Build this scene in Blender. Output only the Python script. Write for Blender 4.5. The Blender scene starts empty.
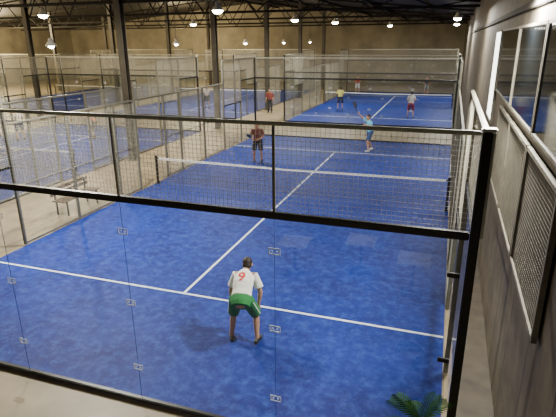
import bpy, bmesh, math, random
from mathutils import Vector, Matrix
from mathutils.bvhtree import BVHTree
random.seed(7)
SC=bpy.context.scene
COL=SC.collection
V=Vector

# ------------------------------------------------------------ materials
def mat(name,col,rough=.6,metal=0.,emit=None,estr=0.,noise=0.,nscale=8.,spec=.5,bump=0.,bscale=60.):
    m=bpy.data.materials.new(name);m.use_nodes=True
    nt=m.node_tree;b=nt.nodes['Principled BSDF']
    b.inputs['Base Color'].default_value=(*col,1);b.inputs['Roughness'].default_value=rough
    b.inputs['Metallic'].default_value=metal;b.inputs['Specular IOR Level'].default_value=spec
    if emit:
        b.inputs['Emission Color'].default_value=(*emit,1);b.inputs['Emission Strength'].default_value=estr
    if noise>0:
        tc=nt.nodes.new('ShaderNodeTexCoord');n=nt.nodes.new('ShaderNodeTexNoise');n.inputs['Scale'].default_value=nscale;n.inputs['Detail'].default_value=5
        nt.links.new(tc.outputs['Object'],n.inputs['Vector'])
        r=nt.nodes.new('ShaderNodeValToRGB');r.color_ramp.elements[0].position=.3;r.color_ramp.elements[1].position=.7
        r.color_ramp.elements[0].color=(*[c*(1-noise) for c in col],1);r.color_ramp.elements[1].color=(*[min(1,c*(1+noise)) for c in col],1)
        nt.links.new(n.outputs['Fac'],r.inputs['Fac']);nt.links.new(r.outputs['Color'],b.inputs['Base Color'])
    if bump>0:
        tc=nt.nodes.new('ShaderNodeTexCoord');n=nt.nodes.new('ShaderNodeTexNoise');n.inputs['Scale'].default_value=bscale
        nt.links.new(tc.outputs['Object'],n.inputs['Vector'])
        bp=nt.nodes.new('ShaderNodeBump');bp.inputs['Strength'].default_value=bump
        nt.links.new(n.outputs['Fac'],bp.inputs['Height']);nt.links.new(bp.outputs['Normal'],b.inputs['Normal'])
    return m

def turf_mat():
    m=bpy.data.materials.new('blue_turf');m.use_nodes=True;nt=m.node_tree;b=nt.nodes['Principled BSDF']
    b.inputs['Roughness'].default_value=.6;b.inputs['Specular IOR Level'].default_value=.15
    tc=nt.nodes.new('ShaderNodeTexCoord')
    def noise(s,d,r=.5):
        n=nt.nodes.new('ShaderNodeTexNoise');n.inputs['Scale'].default_value=s;n.inputs['Detail'].default_value=d;n.inputs['Roughness'].default_value=r
        nt.links.new(tc.outputs['Object'],n.inputs['Vector']);return n
    n1=noise(.8,7,.72);n2=noise(5.5,9,.80)
    r1=nt.nodes.new('ShaderNodeValToRGB');r1.color_ramp.elements[0].position=.38;r1.color_ramp.elements[1].position=.62
    r1.color_ramp.elements[0].color=(.0022,.0100,.125,1);r1.color_ramp.elements[1].color=(.004,.0205,.205,1)
    r2=nt.nodes.new('ShaderNodeValToRGB');r2.color_ramp.elements[0].position=.46;r2.color_ramp.elements[1].position=.64
    r2.color_ramp.elements[0].color=(0,0,0,1);r2.color_ramp.elements[1].color=(.8,.8,.8,1)
    mx=nt.nodes.new('ShaderNodeMixRGB');mx.inputs['Color2'].default_value=(.024,.066,.31,1)
    nt.links.new(n1.outputs['Fac'],r1.inputs['Fac']);nt.links.new(n2.outputs['Fac'],r2.inputs['Fac'])
    nt.links.new(r2.outputs['Color'],mx.inputs['Fac']);nt.links.new(r1.outputs['Color'],mx.inputs['Color1'])
    nt.links.new(mx.outputs['Color'],b.inputs['Base Color'])
    n3=noise(120,2);bp=nt.nodes.new('ShaderNodeBump');bp.inputs['Strength'].default_value=.25
    nt.links.new(n3.outputs['Fac'],bp.inputs['Height']);nt.links.new(bp.outputs['Normal'],b.inputs['Normal'])
    return m
def glass_mat():
    m=bpy.data.materials.new('clear_glass');m.use_nodes=True;nt=m.node_tree;nt.nodes.clear()
    o=nt.nodes.new('ShaderNodeOutputMaterial');t=nt.nodes.new('ShaderNodeBsdfTransparent');t.inputs['Color'].default_value=(.93,.96,.96,1)
    g=nt.nodes.new('ShaderNodeBsdfGlossy');g.inputs['Roughness'].default_value=.02
    lw=nt.nodes.new('ShaderNodeLayerWeight');lw.inputs[0].default_value=.5
    p=nt.nodes.new('ShaderNodeMath');p.operation='POWER';p.inputs[1].default_value=4
    q=nt.nodes.new('ShaderNodeMath');q.operation='MULTIPLY_ADD';q.inputs[1].default_value=.6;q.inputs[2].default_value=.055
    nt.links.new(lw.outputs['Facing'],p.inputs[0]);nt.links.new(p.outputs[0],q.inputs[0])
    mx=nt.nodes.new('ShaderNodeMixShader')
    nt.links.new(q.outputs[0],mx.inputs[0]);nt.links.new(t.outputs[0],mx.inputs[1]);nt.links.new(g.outputs[0],mx.inputs[2]);nt.links.new(mx.outputs[0],o.inputs[0])
    return m
def ribbed_mat(name,c1,c2,scale,axis='y',rough=.7,wf=.35,seam=0.):
    m=bpy.data.materials.new(name);m.use_nodes=True;nt=m.node_tree;b=nt.nodes['Principled BSDF'];b.inputs['Roughness'].default_value=rough
    tc=nt.nodes.new('ShaderNodeTexCoord');w=nt.nodes.new('ShaderNodeTexWave');w.bands_direction=axis.upper();w.inputs['Scale'].default_value=scale;w.inputs['Distortion'].default_value=.3
    n=nt.nodes.new('ShaderNodeTexNoise');n.inputs['Scale'].default_value=1.6;n.inputs['Detail'].default_value=9;n.inputs['Roughness'].default_value=.68
    nt.links.new(tc.outputs['Object'],w.inputs['Vector']);nt.links.new(tc.outputs['Object'],n.inputs['Vector'])
    r=nt.nodes.new('ShaderNodeValToRGB');r.color_ramp.elements[0].color=(*c1,1);r.color_ramp.elements[1].color=(*c2,1)
    r.color_ramp.elements[0].position=.38;r.color_ramp.elements[1].position=.62
    nt.links.new(n.outputs['Fac'],r.inputs['Fac'])
    mx=nt.nodes.new('ShaderNodeMixRGB');mx.blend_type='MULTIPLY';mx.inputs['Fac'].default_value=wf
    nt.links.new(r.outputs['Color'],mx.inputs['Color1']);nt.links.new(w.outputs['Color'],mx.inputs['Color2'])
    last=mx
    if seam>0:
        sp=nt.nodes.new('ShaderNodeSeparateXYZ');nt.links.new(tc.outputs['Object'],sp.inputs[0])
        d=nt.nodes.new('ShaderNodeMath');d.operation='DIVIDE';d.inputs[1].default_value=seam
        fr=nt.nodes.new('ShaderNodeMath');fr.operation='FRACT';lt=nt.nodes.new('ShaderNodeMath');lt.operation='LESS_THAN';lt.inputs[1].default_value=.03
        nt.links.new(sp.outputs['Y'],d.inputs[0]);nt.links.new(d.outputs[0],fr.inputs[0]);nt.links.new(fr.outputs[0],lt.inputs[0])
        m2=nt.nodes.new('ShaderNodeMixRGB');m2.inputs['Color2'].default_value=(.016,.012,.008,1)
        nt.links.new(lt.outputs[0],m2.inputs['Fac']);nt.links.new(mx.outputs['Color'],m2.inputs['Color1']);last=m2
    nt.links.new(last.outputs['Color'],b.inputs['Base Color'])
    bp=nt.nodes.new('ShaderNodeBump');bp.inputs['Strength'].default_value=wf
    nt.links.new(w.outputs['Fac'],bp.inputs['Height']);nt.links.new(bp.outputs['Normal'],b.inputs['Normal'])
    return m

M_TURF=turf_mat();M_GLASS=glass_mat()
M_LINE=mat('white_line',(.62,.67,.74),.7,noise=.12,nscale=9)
M_BLACK=mat('black_steel',(.012,.012,.013),.4,.2,noise=.2)
M_RAIL=mat('grey_rail',(.17,.165,.13),.4,.3,noise=.15)
M_RAILP=mat('pale_rail',(.46,.47,.40),.35,.2,noise=.15)
M_WIRE=mat('grey_wire',(.40,.385,.31),.5,.0,noise=.1)
M_CLAMP=mat('clamp_steel',(.6,.66,.72),.6,0,noise=.1)
M_SEAL=mat('glass_seal',(.03,.06,.16),.6,0,noise=.1)
M_BAND=mat('net_band',(.8,.8,.77),.7,noise=.04)
M_NET=mat('net_cord',(.07,.07,.08),.8,noise=.1)
M_FLOOR=mat('pale_floor',(.27,.21,.13),.5,noise=.25,nscale=1.5)
M_SHADEFLOOR=mat('shaded_concrete',(.035,.028,.019),.75,noise=.35,nscale=3)  # dark brown concrete with the corridor's shade put into its colour
M_PILLAR=mat('pillar_paint',(.06,.05,.034),.6,noise=.25,nscale=3)
M_TRUSS=mat('truss_steel',(.014,.012,.009),.7,spec=.2,noise=.2)
M_LAMP=mat('lamp_metal',(.75,.72,.62),.4,.1,noise=.1)
M_BULB=mat('lamp_glow',(1,1,1),.5,emit=(1,.96,.82),estr=60,noise=.01)
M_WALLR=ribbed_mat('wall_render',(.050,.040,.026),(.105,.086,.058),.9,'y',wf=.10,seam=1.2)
M_WALLF=mat('far_plaster',(.21,.185,.13),.8,noise=.25,nscale=.6)
M_CEIL=ribbed_mat('roof_sheet',(.012,.010,.008),(.020,.018,.014),1.5,'x')
M_DARKGL=mat('dark_window_glass',(.003,.004,.005),.07,spec=.3,noise=.2)
M_FRAME=mat('window_frame',(.11,.10,.075),.6,.1,noise=.35,nscale=6)
M_SHEET=mat('panel_sheet',(.12,.115,.095),.6,.0,noise=.2,nscale=3)
M_LIT=mat('lit_window',(.9,.92,.9),.5,emit=(.95,1,.92),estr=5,noise=.02)
M_WOOD=mat('bench_wood',(.10,.055,.03),.6,noise=.3,nscale=10)
M_LEAF=mat('palm_leaf',(.028,.10,.014),.75,spec=.2,noise=.4,nscale=10)
M_POT=mat('terracotta',(.25,.11,.06),.7,noise=.2)
M_SOIL=mat('soil',(.03,.02,.012),.9,noise=.4,nscale=20)

# ------------------------------------------------------------ mesh helpers
def new_obj(name,me,parent=None,loc=(0,0,0)):
    o=bpy.data.objects.new(name,me);COL.objects.link(o);o.location=loc
    if parent:o.parent=parent
    return o
def thing(name,label,cat,loc=(0,0,0),me=None,group=None,kind=None):
    o=bpy.data.objects.new(name,me);COL.objects.link(o);o.location=loc
    if me is None:o.empty_display_size=.2
    o["label"]=label;o["category"]=cat
    if group:o["group"]=group
    if kind:o["kind"]=kind
    return o
def struct(name,me,loc=(0,0,0)):
    o=bpy.data.objects.new(name,me);COL.objects.link(o);o.location=loc;o["kind"]="structure";return o
def tomesh(bm,name,m,smooth=False):
    bmesh.ops.recalc_face_normals(bm,faces=bm.faces)
    me=bpy.data.meshes.new(name);bm.to_mesh(me);bm.free()
    for x in (m if isinstance(m,(list,tuple)) else [m]):me.materials.append(x)
    if smooth:
        for p in me.polygons:p.use_smooth=True
    return me
def add_box(bm,c,s,bev=0.,rot=None,mi=0):
    r=bmesh.ops.create_cube(bm,size=1.)
    vs=r['verts']
    for v in vs:
        v.co=V((v.co.x*s[0],v.co.y*s[1],v.co.z*s[2]))
        if rot is not None:v.co=rot@v.co
        v.co+=V(c)
    fs=list({f for v in vs for f in v.link_faces})
    for f in fs:f.material_index=mi
    if bev>0:
        es=list({e for v in vs for e in v.link_edges})
        bmesh.ops.bevel(bm,geom=es,offset=bev,segments=2,affect='EDGES')
def box_me(name,c,s,m,bev=0.):
    bm=bmesh.new();add_box(bm,c,s,bev);return tomesh(bm,name,m)
def add_beam(bm,a,b,w,h=None):
    a=V(a);b=V(b);d=b-a;L=d.length;q=d.to_track_quat('Z','Y').to_matrix()
    add_box(bm,(a+b)/2,(w,h or w,L),0,q)
def ring_loft(bm,path,A,B=None,side=V((1,0,0)),n=14,cap='round',mi=0):
    B=B or A;rings=[];P=[V(p) for p in path];A=list(A);B=list(B)
    if cap=='round':
        t0=(P[0]-P[1]).normalized();t1=(P[-1]-P[-2]).normalized()
        def cap_(p,t,a,b):
            return [(p+t*min(a,b)*math.sin(k),a*math.cos(k),b*math.cos(k)) for k in (math.radians(35),math.radians(65),math.radians(82))]
        c0=cap_(P[0],t0,A[0],B[0])[::-1];c1=cap_(P[-1],t1,A[-1],B[-1])
        P=[c[0] for c in c0]+P+[c[0] for c in c1];A=[c[1] for c in c0]+A+[c[1] for c in c1];B=[c[2] for c in c0]+B+[c[2] for c in c1]
    for i,p in enumerate(P):
        t=(P[min(i+1,len(P)-1)]-P[max(i-1,0)]).normalized()
        s=side-t*side.dot(t)
        if s.length<1e-3:s=V((0,1,0))-t*t.y
        s.normalize();u=t.cross(s)
        rings.append([bm.verts.new(p+s*A[i]*math.cos(2*math.pi*k/n)+u*B[i]*math.sin(2*math.pi*k/n)) for k in range(n)])
    for i in range(len(rings)-1):
        for k in range(n):
            f=bm.faces.new((rings[i][k],rings[i][(k+1)%n],rings[i+1][(k+1)%n],rings[i+1][k]));f.material_index=mi
    f=bm.faces.new(rings[0][::-1]);f.material_index=mi
    f=bm.faces.new(rings[-1]);f.material_index=mi
def add_ell(bm,c,r,rot=None,seg=20,mi=0):
    res=bmesh.ops.create_uvsphere(bm,u_segments=seg,v_segments=max(8,seg//2),radius=1)
    for v in res['verts']:
        co=V((v.co.x*r[0],v.co.y*r[1],v.co.z*r[2]))
        if rot is not None:co=rot@co
        v.co=co+V(c)
    for f in {f for v in res['verts'] for f in v.link_faces}:f.material_index=mi
def remesh(bm,voxel,smooth=4):
    bmesh.ops.recalc_face_normals(bm,faces=bm.faces)
    me=bpy.data.meshes.new('tmp');bm.to_mesh(me);bm.free()
    o=bpy.data.objects.new('tmp',me);COL.objects.link(o)
    r=o.modifiers.new('r','REMESH');r.mode='VOXEL';r.voxel_size=voxel
    if smooth:
        s=o.modifiers.new('s','SMOOTH');s.factor=.5;s.iterations=smooth
    dg=bpy.context.evaluated_depsgraph_get();ev=o.evaluated_get(dg);out=bpy.data.meshes.new_from_object(ev)
    bpy.data.objects.remove(o);bpy.data.meshes.remove(me)
    b2=bmesh.new();b2.from_mesh(out);bpy.data.meshes.remove(out)
    return b2
def wires(bm,org,U,Vv,lu,lv,sp,th):
    """grid of wires in plane; U,V unit vectors"""
    org=V(org);U=V(U);Vv=V(Vv);N=U.cross(Vv)
    def strip(a,b,w):
        o=[w*th/2+N*th/2,-w*th/2+N*th/2,-w*th/2-N*th/2,w*th/2-N*th/2]
        r0=[bm.verts.new(a+x) for x in o];r1=[bm.verts.new(b+x) for x in o]
        for k in range(4):bm.faces.new((r0[k],r0[(k+1)%4],r1[(k+1)%4],r1[k]))
    for i in range(1,round(lu/sp)):
        a=org+U*i*sp;strip(a,a+Vv*lv,U)
    for i in range(1,round(lv/sp)):
        a=org+Vv*i*sp;strip(a,a+U*lu,Vv)

# ------------------------------------------------------------ padel court
X=V((1,0,0));Y=V((0,1,0));Z=V((0,0,1))
WT=.0034
def build_court():
    things=[]
    # turf
    t=thing('padel_court_turf','blue sand-dusted artificial turf court with white lines','court floor',(5,10,-.007))
    things.append(t)
    new_obj('turf',box_me('turf',(0,0,-.0125),(10.0,20.0,.022),M_TURF),t)
    for nm,c,s in (('court_line',(0,-7.02,.001),(9.98,.055,.006)),('court_line',(0,7.02,.001),(9.98,.055,.006)),('court_line',(0,0,.0005),(.055,14.,.005))):
        new_obj(nm,box_me(nm,c,s,M_LINE),t)
    # net
    n=thing('padel_net','dark mesh net with a white top band across the blue court','net',(5,10,0));things.append(n)
    def hz(x):return .92-.04*(1-abs(x)/4.9)
    bm=bmesh.new()
    N=24
    for i in range(N):
        x0=-4.85+9.7*i/N;x1=-4.85+9.7*(i+1)/N
        vs=[bm.verts.new(p) for p in ((x0,-.012,hz(x0)-.06),(x1,-.012,hz(x1)-.06),(x1,-.012,hz(x1)),(x0,-.012,hz(x0)),(x0,.012,hz(x0)-.06),(x1,.012,hz(x1)-.06),(x1,.012,hz(x1)),(x0,.012,hz(x0)))]
        for q in ((0,1,2,3),(5,4,7,6),(3,2,6,7),(4,5,1,0)):bm.faces.new([vs[k] for k in q])
    new_obj('top_band',tomesh(bm,'top_band',M_BAND),n)
    bm=bmesh.new();wires(bm,(-4.85,0,.02),X,Z,9.7,.86,.045,.004)
    new_obj('net_mesh',tomesh(bm,'net_mesh',M_NET),n)
    for sx in (-4.93,4.93):
        bm=bmesh.new();add_box(bm,(sx,0,.5),(.07,.07,1.0),.01);add_box(bm,(sx,0,.01),(.14,.2,.02),.004);add_box(bm,(sx-.05*(1 if sx>0 else -1),0,.9),(.08,.03,.05),.005)
        new_obj('net_post',tomesh(bm,'net_post',M_BLACK),n)
    # enclosure
    e=thing('court_enclosure','black steel padel enclosure with clear glass walls and wire mesh','court enclosure',(5,10,0));things.append(e)
    O=V((5,10,0))
    def P(nm,me):return new_obj(nm,me,e)
    def lb(nm,c,s,m,bev=.006):return P(nm,box_me(nm,V(c)-O,s,m,bev))
    for yy,sg in ((0,1),(20,-1)):
        lb('cross_beam',(5,yy,3.0),(10.0,.07,.08),M_BLACK,.01)
        lb('top_rail',(5,yy,4.0),(10.0,.045,.042),M_RAILP,.012)
        lb('bottom_rail',(5,yy,.03),(10.0,.07,.06),M_BLACK,.01)
        for i in range(5):
            x0=i*2
            P('glass_panel',plane_me('glass_panel',[V(q)-O for q in ((x0+.008,yy,.06),(x0+1.992,yy,.06),(x0+1.992,yy,2.97),(x0+.008,yy,2.97))],M_GLASS))
            bm=bmesh.new();wires(bm,V((x0,yy,3.03))-O,X,Z,2,.95,.05,WT)
            P('mesh_panel',tomesh(bm,'mesh_panel',M_WIRE))
            if i:
                lb('mullion',(x0,yy,3.5),(.03,.035,.96),M_RAIL,.006)
                lb('glass_seal',(x0,yy,1.5),(.004,.008,2.9),M_SEAL,0)
                for z in (.57,1.57,2.57):
                    bm=bmesh.new()
                    c=V((x0,yy-.01,z))-O
                    for dx,dz,w,h in ((0,.035,.14,.011),(0,-.035,.14,.011),(-.0645,0,.011,.07),(.0645,0,.011,.07)):
                        add_box(bm,c+V((dx,0,dz)),(w,.006,h))
                    for dx in (-.03,.03):add_box(bm,c+V((dx,.0,0)),(.016,.008,.016))
                    P('glass_clamp',tomesh(bm,'glass_clamp',M_CLAMP))
            if i==4 and yy==0:
                for z in (.57,1.57,2.57):lb('corner_clamp',(9.9,-.012,z),(.12,.03,.05),M_BLACK,.005)
        for xx in (0,10):
            lb('corner_post',(xx+(.05 if xx else -.05),yy,2.01),(.09,.09,4.02),M_BLACK,.012)
            lb('post_cap',(xx+(.06 if xx else -.06),yy,4.035),(.13,.11,.03),M_RAILP,.008)
            lb('post_lit_side',(xx+(.108 if xx else -.108),yy,3.5),(.024,.06,1.02),M_RAILP,.004)  # pale strip standing for the lit upper side of the black post
    for xx,so in ((-.04,-1),(10.04,1)):
        for y in (2,4,6,8,9.1,10.9,12,14,16,18):
            h=4 if (y<=4 or y>=16) else 3
            lb('side_post',(xx,y,h/2),(.07,.07,h),M_RAIL,.008)
        for a,b in ((0,4),(16,20)):
            lb('top_rail',(xx,(a+b)/2,4),(.055,b-a,.06),M_RAIL,.01)
        lb('top_rail',(xx,10,3),(.05,12,.055),M_RAIL,.01)
        for a,b in ((0,2),(18,20)):
            lb('side_rail',(xx,(a+b)/2,3),(.06,2,.07),M_BLACK,.008)
            P('glass_panel',plane_me('glass_panel',[V(q)-O for q in ((xx,a+.05,.05),(xx,b-.05,.05),(xx,b-.05,2.97),(xx,a+.05,2.97))],M_GLASS))
            bm=bmesh.new();wires(bm,V((xx,a,3.03))-O,Y,Z,2,.95,.05,WT);P('mesh_panel',tomesh(bm,'mesh_panel',M_WIRE))
        for a,b in ((2,4),(16,18)):
            lb('side_rail',(xx,(a+b)/2,2),(.06,2,.06),M_BLACK,.008)
            P('glass_panel',plane_me('glass_panel',[V(q)-O for q in ((xx,a+.05,.05),(xx,b-.05,.05),(xx,b-.05,1.97),(xx,a+.05,1.97))],M_GLASS))
            bm=bmesh.new();wires(bm,V((xx,a,2.03))-O,Y,Z,2,1.95,.05,WT);P('mesh_panel',tomesh(bm,'mesh_panel',M_WIRE))
        for a,b in ((4,6),(6,8),(8,9.1),(10.9,12),(12,14),(14,16)):
            bm=bmesh.new();wires(bm,V((xx,a,.05))-O,Y,Z,b-a,2.92,.05,WT);P('mesh_panel',tomesh(bm,'mesh_panel',M_WIRE))
            lb('side_rail',(xx,(a+b)/2,.04),(.05,b-a,.05),M_RAIL,.006)
            lb('side_rail',(xx,(a+b)/2,1.5),(.035,b-a,.035),M_RAIL,.006)
    return things
def plane_me(name,pts,m):
    bm=bmesh.new();bm.faces.new([bm.verts.new(p) for p in pts]);me=bpy.data.meshes.new(name);bm.to_mesh(me);bm.free();me.materials.append(m);return me
court=build_court()
GN={'padel_court_turf':'blue padel courts','padel_net':'padel nets','court_enclosure':'padel court enclosures'}
for t in court:t['group']=GN[t.name]
for off in ((0,25,0),(-13.45,0,0),(-13.45,25,0),(-27,0,0),(-27,25,0)):
    for t in court:
        c=t.copy();c.location=t.location+V(off);COL.objects.link(c)
        for ch in list(t.children):
            if ch.name.startswith(('glass_clamp','corner_clamp')) and off[0]<-20:continue
            k=ch.copy();COL.objects.link(k);k.parent=c

# ------------------------------------------------------------ hall
XR=10.68;XL=-42;Y0=-9;Y1=56
def ceil_z(x):return 6.6+(XR-x)/(XR+15)*2.6 if x>-15 else 6.6+(x-XL)/(-15-XL)*2.6
struct('floor',box_me('floor',((XR+XL)/2,(Y0+Y1)/2,-.08),(XR-XL,Y1-Y0,.1),M_FLOOR))
struct('floor_shade_strip',box_me('floor_shade_strip',(XR-.27,(Y0+Y1)/2,-.022),(.54,Y1-Y0,.016),M_SHADEFLOOR))  # darker floor strip for the shaded gap along the right wall
bm=bmesh.new();add_box(bm,(XR+.1,(Y0+Y1)/2,3.4),(.2,Y1-Y0,6.8));struct('wall_right',tomesh(bm,'wall_right',M_WALLR))
struct('wall_left',box_me('wall_left',(XL-.1,(Y0+Y1)/2,3.4),(.2,Y1-Y0,6.8),M_WALLF))
bm=bmesh.new();vs=[(XL,6.6),(XL,-.1),(XR,-.1),(XR,6.6),(-15,9.2)]
a=[bm.verts.new((x,Y1,z)) for x,z in vs];b=[bm.verts.new((x,Y1+.2,z)) for x,z in vs];bm.faces.new(a);bm.faces.new(b[::-1])
for k in range(5):bm.faces.new((a[k],a[(k+1)%5],b[(k+1)%5],b[k]))
struct('wall_far',tomesh(bm,'wall_far',M_WALLF))
bm=bmesh.new();pr=[(XL-.2,6.6),(-15,9.2),(XR+.2,6.6)]
a=[bm.verts.new((x,Y0,z)) for x,z in pr];b=[bm.verts.new((x,Y1+.2,z)) for x,z in pr]
for k in range(2):bm.faces.new((a[k],a[k+1],b[k+1],b[k]))
struct('ceiling',tomesh(bm,'ceiling',M_CEIL))
# right wall details
struct('trim_1',box_me('trim_1',(XR-.03,15,5.25),(.06,34,.1),M_TRUSS,.01))
def window(idx,y0,y1,z0,z1,glassm,framem,divs=1,fw=.035):
    bm=bmesh.new();x=XR-.03
    add_box(bm,(x,(y0+y1)/2,z0+fw/2),(.06,y1-y0,fw));add_box(bm,(x,(y0+y1)/2,z1-fw/2),(.06,y1-y0,fw))
    for k in range(divs+1):
        yy=y0+fw/2+(y1-y0-fw)*k/divs;add_box(bm,(x,yy,(z0+z1)/2),(.06,fw,z1-z0-2*fw))
    add_box(bm,(XR-.025,(y0+y1)/2,(z0+z1)/2),(.04,y1-y0-fw,z1-z0-fw),mi=1)
    struct('window_%d'%idx,tomesh(bm,'window',[framem,glassm]))
window(1,-1.2,1.5,3.75,5.0,M_DARKGL,M_FRAME,1)
window(2,1.55,4.1,3.75,5.0,M_DARKGL,M_FRAME,1)
window(3,4.15,7.2,3.75,5.0,M_DARKGL,M_FRAME,1)
window(4,7.5,9.0,3.0,5.0,M_LIT,M_FRAME,1)
# framed mesh guard panels on the wall
for k,(ya,yb) in enumerate(((-.4,1.55),(1.6,3.55),(3.6,5.55))):
    t=thing('wire_guard_panel','grey framed wire mesh panel mounted against the hall wall','mesh panel',(XR-.05,(ya+yb)/2,2.9),group='wire guard panels on the hall wall')
    bm=bmesh.new();w=yb-ya
    for c,s in (((0,0,.7),(.05,w,.045)),((0,0,-.7),(.05,w,.045)),((0,-w/2+.022,0),(.05,.045,1.36)),((0,w/2-.022,0),(.05,.045,1.36))):add_box(bm,c,s)
    new_obj('frame',tomesh(bm,'frame',M_FRAME),t)
    new_obj('backing_sheet',box_me('backing_sheet',(.015,0,0),(.008,w-.09,1.36),M_SHEET),t)
    bm=bmesh.new();wires(bm,(0,-w/2+.05,-.68),Y,Z,w-.1,1.36,.05,.004);new_obj('mesh_panel',tomesh(bm,'mesh_panel',M_FRAME),t)
# pillars
for x in (-3,-16,-29.5):
    for y in (4.5,13,21.5,30,38.5,47):
        if x==-3 and y<5:continue
        bm=bmesh.new();H=ceil_z(x)-.05
        add_box(bm,(0,-.13,H/2),(.27,.035,H));add_box(bm,(0,.13,H/2),(.27,.035,H));add_box(bm,(0,0,H/2),(.035,.24,H));add_box(bm,(0,0,.015),(.42,.42,.03));add_box(bm,(0,0,H-.35),(.5,.2,.06))
        thing('steel_column','dark steel I-section column carrying the hall roof','column',(x,y,-.03),tomesh(bm,'steel_column',M_PILLAR),group='steel hall columns')
# trusses
def truss(y):
    bm=bmesh.new();zb=6.3
    def zt(x):return ceil_z(x)-.1
    add_beam(bm,(XL+.1,0,zb),(XR-.05,0,zb),.12)
    add_beam(bm,(XL+.1,0,zt(XL)),(-15,0,zt(-15)-.05),.12);add_beam(bm,(-15,0,zt(-15)-.05),(XR-.05,0,zt(XR)),.12)
    xs=[XL+.5+i*(XR-XL-1)/34 for i in range(35)]
    for i in range(34):
        a=(xs[i],0,zb if i%2 else zt(xs[i]));b=(xs[i+1],0,zt(xs[i+1]) if i%2 else zb);add_beam(bm,a,b,.06)
    return thing('roof_truss','dark lattice steel roof truss spanning the hall','roof truss',(0,y,0),tomesh(bm,'roof_truss',M_TRUSS),group='roof trusses')
tr=truss(4.5)
for y in (13,21.5,30,38.5,47):
    c=tr.copy();c.location=(0,y,0);COL.objects.link(c)
for x in (8,4.3,.5,-3.2,-7,-11):
    thing('roof_purlin','long dark steel purlin under the roof sheets','roof beam',(0,0,0),box_me('roof_purlin',(x,(Y0+Y1)/2,ceil_z(x)-.13),(.12,Y1-Y0,.16),M_TRUSS),group='roof purlins')

# lamps, hall lights and added fill lights
def lamp_mesh(s):
    bm=bmesh.new();prof=[(.05,.30),(.10,.28),(.12,.14),(.20,.06),(.27,-.06),(.28,-.10)]
    n=20;rings=[[bm.verts.new((s*r*math.cos(2*math.pi*k/n),s*r*math.sin(2*math.pi*k/n),s*z)) for k in range(n)] for r,z in prof]
    for i in range(len(rings)-1):
        for k in range(n):bm.faces.new((rings[i][k],rings[i][(k+1)%n],rings[i+1][(k+1)%n],rings[i+1][k]))
    bm.faces.new(rings[0]);return tomesh(bm,'lamp_shade',M_LAMP,True)
LS=lamp_mesh(.85);LSS=lamp_mesh(.75)
bm=bmesh.new();add_ell(bm,(0,0,-.05),(.12,.12,.11),seg=16);LB=tomesh(bm,'bulb',M_BULB,True)
bm=bmesh.new();add_ell(bm,(0,0,-.08),(.22,.22,.14),seg=20);LBB=tomesh(bm,'bulb',M_BULB,True)
def lamp(x,y,z,big=True):
    t=thing('high_bay_lamp' if big else 'pendant_lamp','glowing bell-shaped industrial lamp hanging from the roof' if big else 'white bell-shaped pendant lamp on a long cable','lamp',(x,y,z),group='high bay lamps over the courts' if big else 'pendant lamps over the walkway')
    new_obj('lamp_shade',LS if big else LSS,t);new_obj('bulb',LBB if big else LB,t)
    bm=bmesh.new();add_beam(bm,(0,0,.2),(0,0,ceil_z(x)-z-.02),.02);new_obj('cable',tomesh(bm,'cable',M_BLACK),t)
def plight(x,y,z,e,size=.2,col=(1,.95,.82)):
    L=bpy.data.lights.new('hall_light','POINT');L.shadow_soft_size=size;L.energy=e;L.color=col
    o=bpy.data.objects.new('hall_light',L);COL.objects.link(o);o.location=(x,y,z)
def light(x,y,z,e,size=.35,col=(1,.95,.84)):
    L=bpy.data.lights.new('hall_light','AREA');L.shape='DISK';L.size=size;L.energy=e;L.color=col
    o=bpy.data.objects.new('hall_light',L);COL.objects.link(o);o.location=(x,y,z)
for x,y in ((.3,15.1),(.3,26),(1.7,31),(-8.6,29.7),(4.3,40.8),(9.7,28.2),(-8.6,15),(9.7,40)):
    lamp(x,y,6.1)
for x,y in ((-5.1,11.4),(-5.3,21.3),(-4.8,30.4),(-5,40),(-4.8,48.3)):
    lamp(x,y,4.75,False);plight(x,y,4.4,130,.15,(1,.82,.5))
for x,y,z,e in ((10.35,2.6,5.3,800),(1.2,4.7,6.15,1500),(.3,15.1,5.8,600),(9.6,14,5.8,480),(.3,26,5.8,700),(9.7,28.2,5.8,620),(1.7,34,5.8,620),(9.7,40,5.8,620),(4,50,5.8,150)):
    light(x,y,z,e,.4)
for x,y,e in ((-8,6,900),(-8.6,15,1100),(-8.6,29.7,1200),(-11,42,900)):
    light(x,y,5.8,e,.4,(1,.86,.60))
for x,y,e in ((-20,8,2600),(-22,24,3200),(-20,48,2600),(-34,15,6000),(-34,35,6500)):
    plight(x,y,5.7,e,.25,(1,.80,.46))  # fill lights without fixtures, added to brighten the far left walls
light(8,-5.2,3.6,90,.6,(1,.92,.75))  # unseen fill light added for the tables, near mesh and clamps

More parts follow.
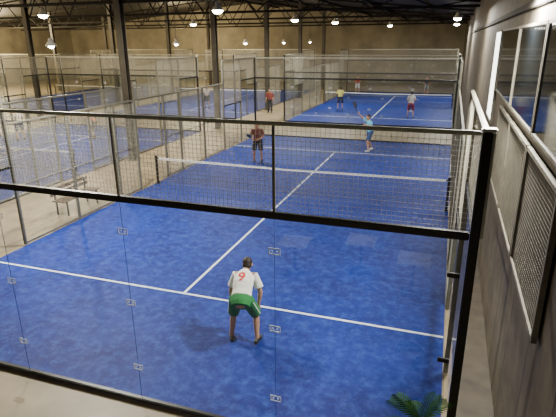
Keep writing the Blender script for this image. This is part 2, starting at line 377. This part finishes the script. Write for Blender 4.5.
# ------------------------------------------------------------ benches, tables, plant
def bench(x,y):
    t=thing('bench','dark wooden slatted bench with steel legs beside the court','bench',(x,y,-.03))
    bm=bmesh.new()
    for k in range(4):add_box(bm,(-.17+k*.115,0,.45),(.095,1.6,.03),.004)
    new_obj('seat',tomesh(bm,'seat',M_WOOD),t)
    bm=bmesh.new()
    for k in range(2):add_box(bm,(-.25,0,.62+k*.15),(.03,1.6,.1),.004)
    new_obj('backrest',tomesh(bm,'backrest',M_WOOD),t)
    for yy in (-.65,.65):
        bm=bmesh.new();add_box(bm,(-.2,yy,.215),(.04,.04,.43));add_box(bm,(.18,yy,.215),(.04,.04,.43));add_box(bm,(0,yy,.415),(.4,.04,.03));add_box(bm,(-.225,yy,.6),(.03,.04,.45))
        new_obj('leg',tomesh(bm,'leg',M_BLACK),t)
bench(-.75,6.8)
for x,y in ((6.85,-4.6),(8.2,-5.1),(9.35,-4.45)):  # tables out of view, invented for the pale reflections in the near glass
    t=thing('reflection_table','unseen white square table added for its faint reflection in the glass','table',(x,y,-.03),group='unseen tables added for reflections')
    new_obj('table_top',box_me('table_top',(0,0,.76),(.62,.62,.03),M_BAND,.008),t)
    bm=bmesh.new();add_box(bm,(0,0,.385),(.06,.06,.72));add_box(bm,(0,0,.0125),(.42,.42,.025),.004);new_obj('pedestal',tomesh(bm,'pedestal',M_BLACK),t)

def palm(x,y):
    t=thing('potted_palm','green potted palm with long feathery leaves behind the glass','plant',(x,y,-.03))
    bm=bmesh.new();ring_loft(bm,[(0,0,0),(0,0,.35),(0,0,.36),(0,0,.42)],[.15,.20,.225,.225],cap='flat',n=24);new_obj('pot',tomesh(bm,'pot',M_POT,False),t)
    bm=bmesh.new();ring_loft(bm,[(0,0,.4),(0,0,.43)],[.19,.18],cap='flat',n=20);new_obj('soil',tomesh(bm,'soil',M_SOIL),t)
    bm=bmesh.new();ring_loft(bm,[(0,0,.42),(.01,.0,.8),(0,.01,1.20)],[.05,.04,.03],n=10);new_obj('trunk',tomesh(bm,'trunk',M_WOOD,True),t)
    for k in range(14):
        az=k*2.399;el=.5+.8*((k*7)%14)/14;L=.38
        d=V((math.cos(az)*math.cos(el),math.sin(az)*math.cos(el)*.8,math.sin(el)));pts=[V((0,0,1.19))]
        for i in range(14):
            pts.append(pts[-1]+d*L/14);d=(d+V((0,0,-.085))).normalized()
        bm=bmesh.new();ring_loft(bm,pts,[.006*(1-i/16) for i in range(15)],n=5,cap='flat')
        for i in range(3,15):
            p=pts[i];t_=(pts[i]-pts[i-1]).normalized();sd=t_.cross(Z).normalized();ll=.11*math.sin(math.pi*(i-1)/15)+.03
            for sg in (-1,1):
                dd=(sd*sg+t_*.9+V((0,0,-.15))).normalized();w=t_*.009
                a=bm.verts.new(p-w);b=bm.verts.new(p+w);c=bm.verts.new(p+dd*ll*.5+w*1.1+V((0,0,.01)));e=bm.verts.new(p+dd*ll);f=bm.verts.new(p+dd*ll*.5-w*1.1+V((0,0,.01)))
                bm.faces.new((a,b,c,e,f))
        new_obj('frond',tomesh(bm,'frond',M_LEAF),t)
palm(9.74,-.62)

# ------------------------------------------------------------ people
def cmat(n,c,r=.8):return mat(n,c,r,noise=.12,nscale=14)
SKIN=mat('skin',(.45,.25,.16),.55,noise=.08,nscale=12);SKIN2=mat('skin_tan',(.33,.17,.10),.55,noise=.08,nscale=12)
HAIR=mat('dark_hair',(.018,.012,.008),.6,noise=.4,nscale=30)
EYE=mat('eye_dark',(.02,.015,.012),.3,noise=.1);LIP=mat('lip',(.30,.10,.08),.5,noise=.1)
SHOE=cmat('black_shoe',(.015,.015,.018),.6);SHOEW=cmat('white_shoe',(.6,.6,.6),.6);STRIPE=cmat('white_stripe',(.7,.7,.68))
def person(label,loc,heading,pose,shirt,shorts,skin=SKIN,shoe=SHOE,vox=.014,sleeve=.72,number=None,longpants=False,hem=.03):
    t=thing('person',label,'person',(loc[0],loc[1],.0));t.rotation_euler=(0,0,heading)
    J={k:V(v) for k,v in pose.items()}
    hd=J['head'];face=J.get('face',V((0,1,0))).normalized();up=J.get('up',V((0,0,1)));up=(up-face*up.dot(face)).normalized();rt=face.cross(up).normalized()
    RM=Matrix((rt,face,up)).transposed()
    pel,ch,nk=J['pelvis'],J['chest'],J['neck']
    ax=(J['shR']-J['shL']).normalized();hx=(J['hipR']-J['hipL']).normalized()
    bm=bmesh.new()
    # torso
    mid=(pel+ch)/2
    ring_loft(bm,[pel-(ch-pel).normalized()*.06,pel,mid,ch,nk-(nk-ch)*.25],[.125,.14,.125,.15,.115],[.085,.10,.09,.105,.08],side=ax,n=20)
    ring_loft(bm,[J['shL']*.96+J['shR']*.04,J['shR']*.96+J['shL']*.04],[.058,.058],side=V((0,0,1)))
    ring_loft(bm,[nk-(hd-nk)*.4,nk,hd],[.062,.056,.053],side=ax)
    for s in 'LR':
        sh,el,wr,hp,kn,an=(J[k+s] for k in ('sh','el','wr','hip','kn','an'))
        ring_loft(bm,[sh,sh.lerp(el,.4),el],[.052,.047,.038],side=ax)
        ring_loft(bm,[el,el.lerp(wr,.3),wr],[.039,.041,.026],side=ax)
        ring_loft(bm,[hp,hp.lerp(kn,.4),kn],[.085,.075,.053],side=ax)
        ring_loft(bm,[kn,kn.lerp(an,.3),an],[.052,.056,.035],side=ax)
        ad=J.get('toe'+s,V((0,1,0))).normalized()
        ring_loft(bm,[an+V((0,0,-.03))-ad*.03,an+ad*.12+V((0,0,-.05))],[.035,.03],side=ax)
    # head
    def H(x,y,z):return hd+rt*x+face*y+up*z
    add_ell(bm,H(0,-.012,.03),(.076,.095,.088),RM);add_ell(bm,H(0,.022,-.045),(.056,.066,.068),RM)
    ring_loft(bm,[H(0,.085,.022),H(0,.108,-.018)],[.009,.015],side=rt);add_ell(bm,H(0,.078,-.085),(.022,.018,.016),RM)
    for sx in (-1,1):add_ell(bm,H(.079*sx,-.005,.0),(.012,.022,.034),RM,12)
    # palms
    fingers=[]
    for s,sg in (('L',-1),('R',1)):
        wr=J['wr'+s];hdv=J.get('hand'+s,(wr-J['el'+s])).normalized();pn=J.get('palm'+s,V((-sg,0,0)));pn=(pn-hdv*pn.dot(hdv)).normalized();sd=hdv.cross(pn).normalized()
        th=J.get('thumb'+s)
        if th is not None and sd.dot(th)<0:sd=-sd
        elif th is None and sd.y<0:sd=-sd
        ring_loft(bm,[wr,wr+hdv*.035,wr+hdv*.085],[.026,.04,.038],[.02,.017,.014],side=sd,n=12)
        curl=J.get('curl',V((.5,0,0))).x
        for k in range(4):
            b=wr+hdv*.085+sd*(.030-.020*k);Ls=(.072,.08,.074,.058)[k];d=hdv.copy();ps=[b-hdv*.02,b]
            for j in range(3):
                d=(d*math.cos(curl)+pn*math.sin(curl)).normalized() if j==0 else (d+pn*curl*.9).normalized()
                ps.append(ps[-1]+d*Ls*(.42,.33,.25)[j])
            fingers.append((ps,[.0095,.009,.0088,.008,.0068],sd))
        b=wr+hdv*.03+sd*.03;d=(hdv*.65+sd*.6+pn*.35).normalized();fingers.append(([b-d*.02,b,b+d*.035,b+d*.035+(d+pn*.4+hdv*.3).normalized()*.03],[.012,.012,.010,.0085],sd))
    bm=remesh(bm,vox,3)
    for ps,rs,sd in fingers:ring_loft(bm,ps,rs,side=sd,n=8)
    body=new_obj('body',tomesh(bm,'body',skin,True),t)
    # eyes, mouth
    for sx in (-1,1):
        bm=bmesh.new();add_ell(bm,H(.031*sx,.079,.012),(.013,.006,.007),RM,10);new_obj('eye',tomesh(bm,'eye',EYE,True),t)
    bm=bmesh.new();add_ell(bm,H(0,.088,-.052),(.024,.007,.007),RM,10);new_obj('mouth',tomesh(bm,'mouth',LIP,True),t)
    # hair
    bm=bmesh.new();add_ell(bm,H(0,-.022,.045),(.084,.098,.088),RM);add_ell(bm,H(0,-.05,-.01),(.077,.068,.075),RM)
    bm=remesh(bm,.01,2)
    bmesh.ops.bisect_plane(bm,geom=bm.verts[:]+bm.edges[:]+bm.faces[:],plane_co=H(0,.055,.045),plane_no=(face*.9-up*.75).normalized(),clear_outer=True)
    new_obj('hair',tomesh(bm,'hair',HAIR,True),t)
    # shirt
    tv=(nk-ch).normalized()
    bm=bmesh.new();dn=(pel-ch).normalized()
    ring_loft(bm,[pel+dn*hem,pel.lerp(mid,.6),mid,ch,ch.lerp(nk,.45),ch.lerp(nk,.85),nk+tv*.01],[.175,.165,.158,.172,.168,.115,.07],[.14,.135,.127,.13,.105,.088,.068],side=ax,n=24,cap='flat')
    for s in 'LR':
        sh,el=J['sh'+s],J['el'+s];o=J['shL'] if s=='R' else J['shR']
        ring_loft(bm,[sh.lerp(o,.35)+tv*.0,sh,sh.lerp(el,sleeve*.5),sh.lerp(el,sleeve)],[.075,.07,.070,.080],side=ax,n=16,cap='flat')
    bm=remesh(bm,vox*.8,3)
    sm=tomesh(bm,'shirt',shirt,True);new_obj('shirt',sm,t)
    # shorts
    bm=bmesh.new()
    k_=.0 if hem>0 else .004
    ring_loft(bm,[pel-dn*(.09-min(hem,0)*.8),pel-dn*.03,pel+dn*.05,pel+dn*.12],[.15,.168+k_,.17,.15],[.12,.14,.14,.125],side=hx,n=20,cap='flat')
    for s in 'LR':
        hp,kn,an=J['hip'+s],J['kn'+s],J['an'+s]
        if longpants:
            ring_loft(bm,[hp,hp.lerp(kn,.5),kn,kn.lerp(an,.5),kn.lerp(an,.97)],[.11,.095,.078,.072,.07],side=ax,n=16,cap='flat')
        else:
            ring_loft(bm,[hp-(kn-hp)*.08,hp.lerp(kn,.35),hp.lerp(kn,.95)],[.112,.105,.100],side=ax,n=16,cap='flat')
    bm=remesh(bm,vox*.8,3);shm=tomesh(bm,'shorts',shorts,True);so=new_obj('trousers' if longpants else 'shorts',shm,t)
    if number:
        bv=bmesh.new();bv.from_mesh(shm);tr_=BVHTree.FromBMesh(bv)
        for s,sg in (('L',-1),('R',1)):
            hp,kn=J['hip'+s],J['kn'+s];bm=bmesh.new();rows=[]
            out=V((sg,-.45,0)).normalized()
            for i in range(12):
                p=hp.lerp(kn,.02+.88*i/11);row=[]
                for dy in (-.011,.011):
                    q=p+V((0,dy,0))+out*.4;h=tr_.ray_cast(q,-out)
                    row.append(bm.verts.new((h[0] if h[0] else p+out*.1)+out*.004))
                rows.append(row)
            for i in range(11):bm.faces.new((rows[i][0],rows[i][1],rows[i+1][1],rows[i+1][0]))
            new_obj('side_stripe',tomesh(bm,'side_stripe',STRIPE),so)
    for s in 'LR':
        an=J['an'+s];ad=J.get('toe'+s,V((0,1,0))).normalized();sd=ad.cross(Z)
        lift=an.z-.085
        g=V((an.x,an.y,lift))
        bm=bmesh.new()
        ring_loft(bm,[g-ad*.055+V((0,0,.05)),g+ad*.02+V((0,0,.052)),g+ad*.10+V((0,0,.045)),g+ad*.165+V((0,0,.035))],[.038,.040,.048,.038],[.045,.047,.038,.026],side=sd,n=16)
        ring_loft(bm,[g+V((0,0,.05)),g+V((0,0,.105))],[.043,.046],side=sd,n=14,cap='flat')
        bm=remesh(bm,.009,3);sho=new_obj('shoe',tomesh(bm,'shoe',shoe,True),t)
    if number:
        cu=bpy.data.curves.new('n','FONT');cu.body=number;cu.size=.25;cu.align_x='CENTER';cu.align_y='CENTER';cu.offset=.005
        o=bpy.data.objects.new('n',cu);COL.objects.link(o);dg=bpy.context.evaluated_depsgraph_get();me=bpy.data.meshes.new_from_object(o.evaluated_get(dg));bpy.data.objects.remove(o)
        bm=bmesh.new();bm.from_mesh(me);bmesh.ops.triangulate(bm,faces=bm.faces);bmesh.ops.subdivide_edges(bm,edges=bm.edges,cuts=3,use_grid_fill=True)
        bv=bmesh.new();bv.from_mesh(sm);tree=BVHTree.FromBMesh(bv)
        tu=(nk-pel).normalized();nn=ax.cross(tu).normalized()
        if nn.y>0:nn=-nn
        cen=pel.lerp(nk,.66)
        for v in bm.verts:
            o_=cen+ax*(v.co.x-.03)+tu*v.co.y+nn*.5
            h=tree.ray_cast(o_,-nn)
            v.co=(h[0] if h[0] else o_-nn*.36)+nn*.006
        new_obj('shirt_number',tomesh(bm,'shirt_number',mat('red_print',(.6,.02,.02),.7,noise=.05)),t)
    return t

bent=dict(pelvis=(0,-.19,.86),chest=(0,.05,1.04),neck=(.01,.24,1.16),head=(.03,.36,1.23),face=(.05,.9,-.45),up=(0,.45,1),
 shL=(-.155,.20,1.11),shR=(.175,.20,1.10),elL=(-.235,.17,.83),elR=(.27,.15,.83),wrL=(-.20,.14,.61),wrR=(.235,.13,.61),
 hipL=(-.095,-.18,.85),hipR=(.095,-.18,.85),knL=(-.18,.06,.48),knR=(.20,.05,.48),anL=(-.21,-.05,.085),anR=(.23,-.09,.085),
 handL=(.05,-.05,-1),handR=(-.08,-.05,-1),palmL=(.1,-1,0),palmR=(-.1,-1,0),thumbL=(1,0,0),thumbR=(-1,0,0),toeL=(-.2,1,0),toeR=(.3,1,0),curl=(.35,0,0))
ready=dict(pelvis=(0,-.03,.93),chest=(0,.02,1.22),neck=(0,.04,1.43),head=(0,.07,1.58),face=(0,1,-.05),
 shL=(-.18,.03,1.37),shR=(.18,.03,1.37),elL=(-.25,.05,1.10),elR=(.25,.05,1.10),wrL=(-.14,.26,1.02),wrR=(.14,.28,1.02),
 hipL=(-.09,-.03,.92),hipR=(.09,-.03,.92),knL=(-.15,.05,.49),knR=(.15,.05,.49),anL=(-.17,-.02,.085),anR=(.17,-.02,.085),curl=(.7,0,0))
stand=dict(ready,elL=(-.25,.0,1.10),elR=(.25,.0,1.10),wrL=(-.25,.08,.86),wrR=(.27,.1,.86),anL=(-.12,-.02,.085),anR=(.12,-.02,.085),knL=(-.11,.0,.49),knR=(.11,.02,.49))
swing=dict(pelvis=(0,-.08,.84),chest=(.02,.05,1.12),neck=(.03,.13,1.31),head=(.02,.2,1.45),face=(-.2,1,-.15),
 shL=(-.16,.10,1.26),shR=(.20,.10,1.24),elL=(-.33,.22,1.12),elR=(.42,.12,1.10),wrL=(-.36,.42,1.22),wrR=(.62,.25,1.14),
 hipL=(-.09,-.08,.83),hipR=(.1,-.08,.83),knL=(-.24,.06,.46),knR=(.26,.08,.47),anL=(-.36,-.03,.085),anR=(.34,0,.085),handR=(.6,.6,.3),curl=(.9,0,0))
hit=dict(pelvis=(0,0,.91),chest=(.02,.04,1.20),neck=(.03,.07,1.40),head=(.03,.12,1.55),face=(-.1,1,-.05),
 shL=(-.16,.08,1.33),shR=(.20,.06,1.36),elL=(-.32,.20,1.18),elR=(.42,.14,1.46),wrL=(-.30,.42,1.26),wrR=(.50,.30,1.64),
 hipL=(-.09,0,.90),hipR=(.09,0,.90),knL=(-.14,.20,.50),knR=(.16,-.06,.48),anL=(-.17,.16,.085),anR=(.20,-.26,.085),handR=(.25,.35,.9),curl=(.9,0,0))

def racket(loc,rot,c,label='padel racket held in a hand'):
    t=thing('padel_racket',label,'racket',loc,group='padel rackets');t.rotation_euler=rot
    fm=cmat('racket_face',c,.4)
    n=28;bm=bmesh.new();ol=[]
    for k in range(n):
        a=2*math.pi*k/n;r=.125*(1+.10*max(0,-math.sin(a)));ol.append((r*math.cos(a),.30+r*1.05*math.sin(a)))
    A=[bm.verts.new((x,-.018,z)) for x,z in ol];B=[bm.verts.new((x,.018,z)) for x,z in ol]
    bm.faces.new(A);bm.faces.new(B[::-1])
    for k in range(n):bm.faces.new((A[k],A[(k+1)%n],B[(k+1)%n],B[k]))
    new_obj('face',tomesh(bm,'face',fm),t)
    bm=bmesh.new()
    for sx in (-1,1):add_beam(bm,(0.012*sx,0,.10),(.075*sx,0,.20),.022,.03)
    new_obj('throat',tomesh(bm,'throat',M_BLACK),t)
    bm=bmesh.new();ring_loft(bm,[(0,0,-.03),(0,0,.11)],[.016,.016],n=12,cap='flat');new_obj('grip',tomesh(bm,'grip',M_BLACK,True),t)

PI=math.pi
person('player in white number nine shirt and green shorts, bending forward',(6.79,1.86),.24,bent,cmat('white_shirt',(.8,.79,.74)),cmat('green_shorts',(.012,.20,.05)),SKIN,SHOE,.010,number='9',hem=-.05)
person('player in dark red shirt and black shorts standing near the net',(2.35,14.07),PI+.1,ready,cmat('maroon_shirt',(.10,.025,.02)),cmat('black_shorts',(.012,.012,.015)),SKIN2)
HD=2.3
person('player in light blue shirt mid-stroke with one arm raised',(6.45,17.6),HD,hit,cmat('light_blue_shirt',(.10,.50,.75)),cmat('navy_shorts',(.02,.05,.16)),SKIN,SHOEW)
person('player in yellow shirt and dark shorts waiting on a far court',(2.2,31.2),.1,ready,cmat('yellow_shirt',(.6,.55,.15)),cmat('black_shorts2',(.012,.012,.015)),SKIN2,vox=.02)
person('player in grey shirt with red shorts seen from behind',(7.4,28.6),0,ready,cmat('grey_shirt',(.4,.38,.36)),cmat('red_shorts',(.25,.03,.03)),SKIN,vox=.02)
person('player in dark shirt near the far glass wall',(7.64,43.3),PI,ready,cmat('dark_shirt',(.03,.03,.05)),cmat('grey_shorts',(.15,.15,.15)),SKIN2,vox=.02)
person('player in red shirt near the far glass wall',(1.3,43.4),PI,ready,cmat('red_shirt',(.35,.05,.04)),cmat('white_shorts',(.5,.5,.5)),SKIN,vox=.02)
person('spectator in dark red jacket standing in the walkway',(-2.2,28.3),PI,stand,cmat('red_jacket',(.22,.04,.03)),cmat('dark_trousers',(.02,.02,.025)),SKIN,vox=.02,sleeve=.97,longpants=True)
person('player in pale shirt on a neighbouring court',(-11.2,15),1.2,ready,cmat('pale_shirt',(.5,.48,.42)),cmat('navy_shorts2',(.02,.03,.10)),SKIN,vox=.02)
person('player in orange shirt on a neighbouring court',(-7.9,16.6),2.2,swing,cmat('orange_shirt',(.5,.18,.06)),cmat('black_shorts3',(.012,.012,.015)),SKIN,vox=.02)
person('player in white shirt on a neighbouring court',(-7.7,29.5),PI,ready,cmat('white_shirt2',(.6,.6,.6)),cmat('black_shorts4',(.012,.012,.015)),SKIN2,vox=.02)
# hand of the hitting player in world space -> racket grip
hw=Matrix.Rotation(HD,3,'Z')@V((.575,.405,1.78))+V((6.45,17.6,0))
racket(tuple(hw),(-.2,.25,HD),(.04,.04,.06))
racket((2.24,13.68,1.04),(.95,0,0),(.05,.05,.06))

# ------------------------------------------------------------ world, camera
w=bpy.data.worlds.new('world');SC.world=w;w.use_nodes=True;w.node_tree.nodes['Background'].inputs[0].default_value=(.9,.85,.75,1);w.node_tree.nodes['Background'].inputs[1].default_value=.08
yaw,pitch,roll=.3301,.3275,-.0068
f=V((-math.sin(yaw)*math.cos(pitch),math.cos(yaw)*math.cos(pitch),-math.sin(pitch)))
r0=V((math.cos(yaw),math.sin(yaw),0));u0=r0.cross(f)
r=r0*math.cos(roll)+u0*math.sin(roll);u=-r0*math.sin(roll)+u0*math.cos(roll)
cd=bpy.data.cameras.new('camera');cd.sensor_width=36;cd.lens=492.47/556*36;cd.clip_end=300;cd.clip_start=.05
cam=bpy.data.objects.new('camera',cd);COL.objects.link(cam)
m=Matrix((r,u,-f)).transposed().to_4x4();m.translation=V((9.6856,-4.7879,4.8003));cam.matrix_world=m
SC.camera=cam
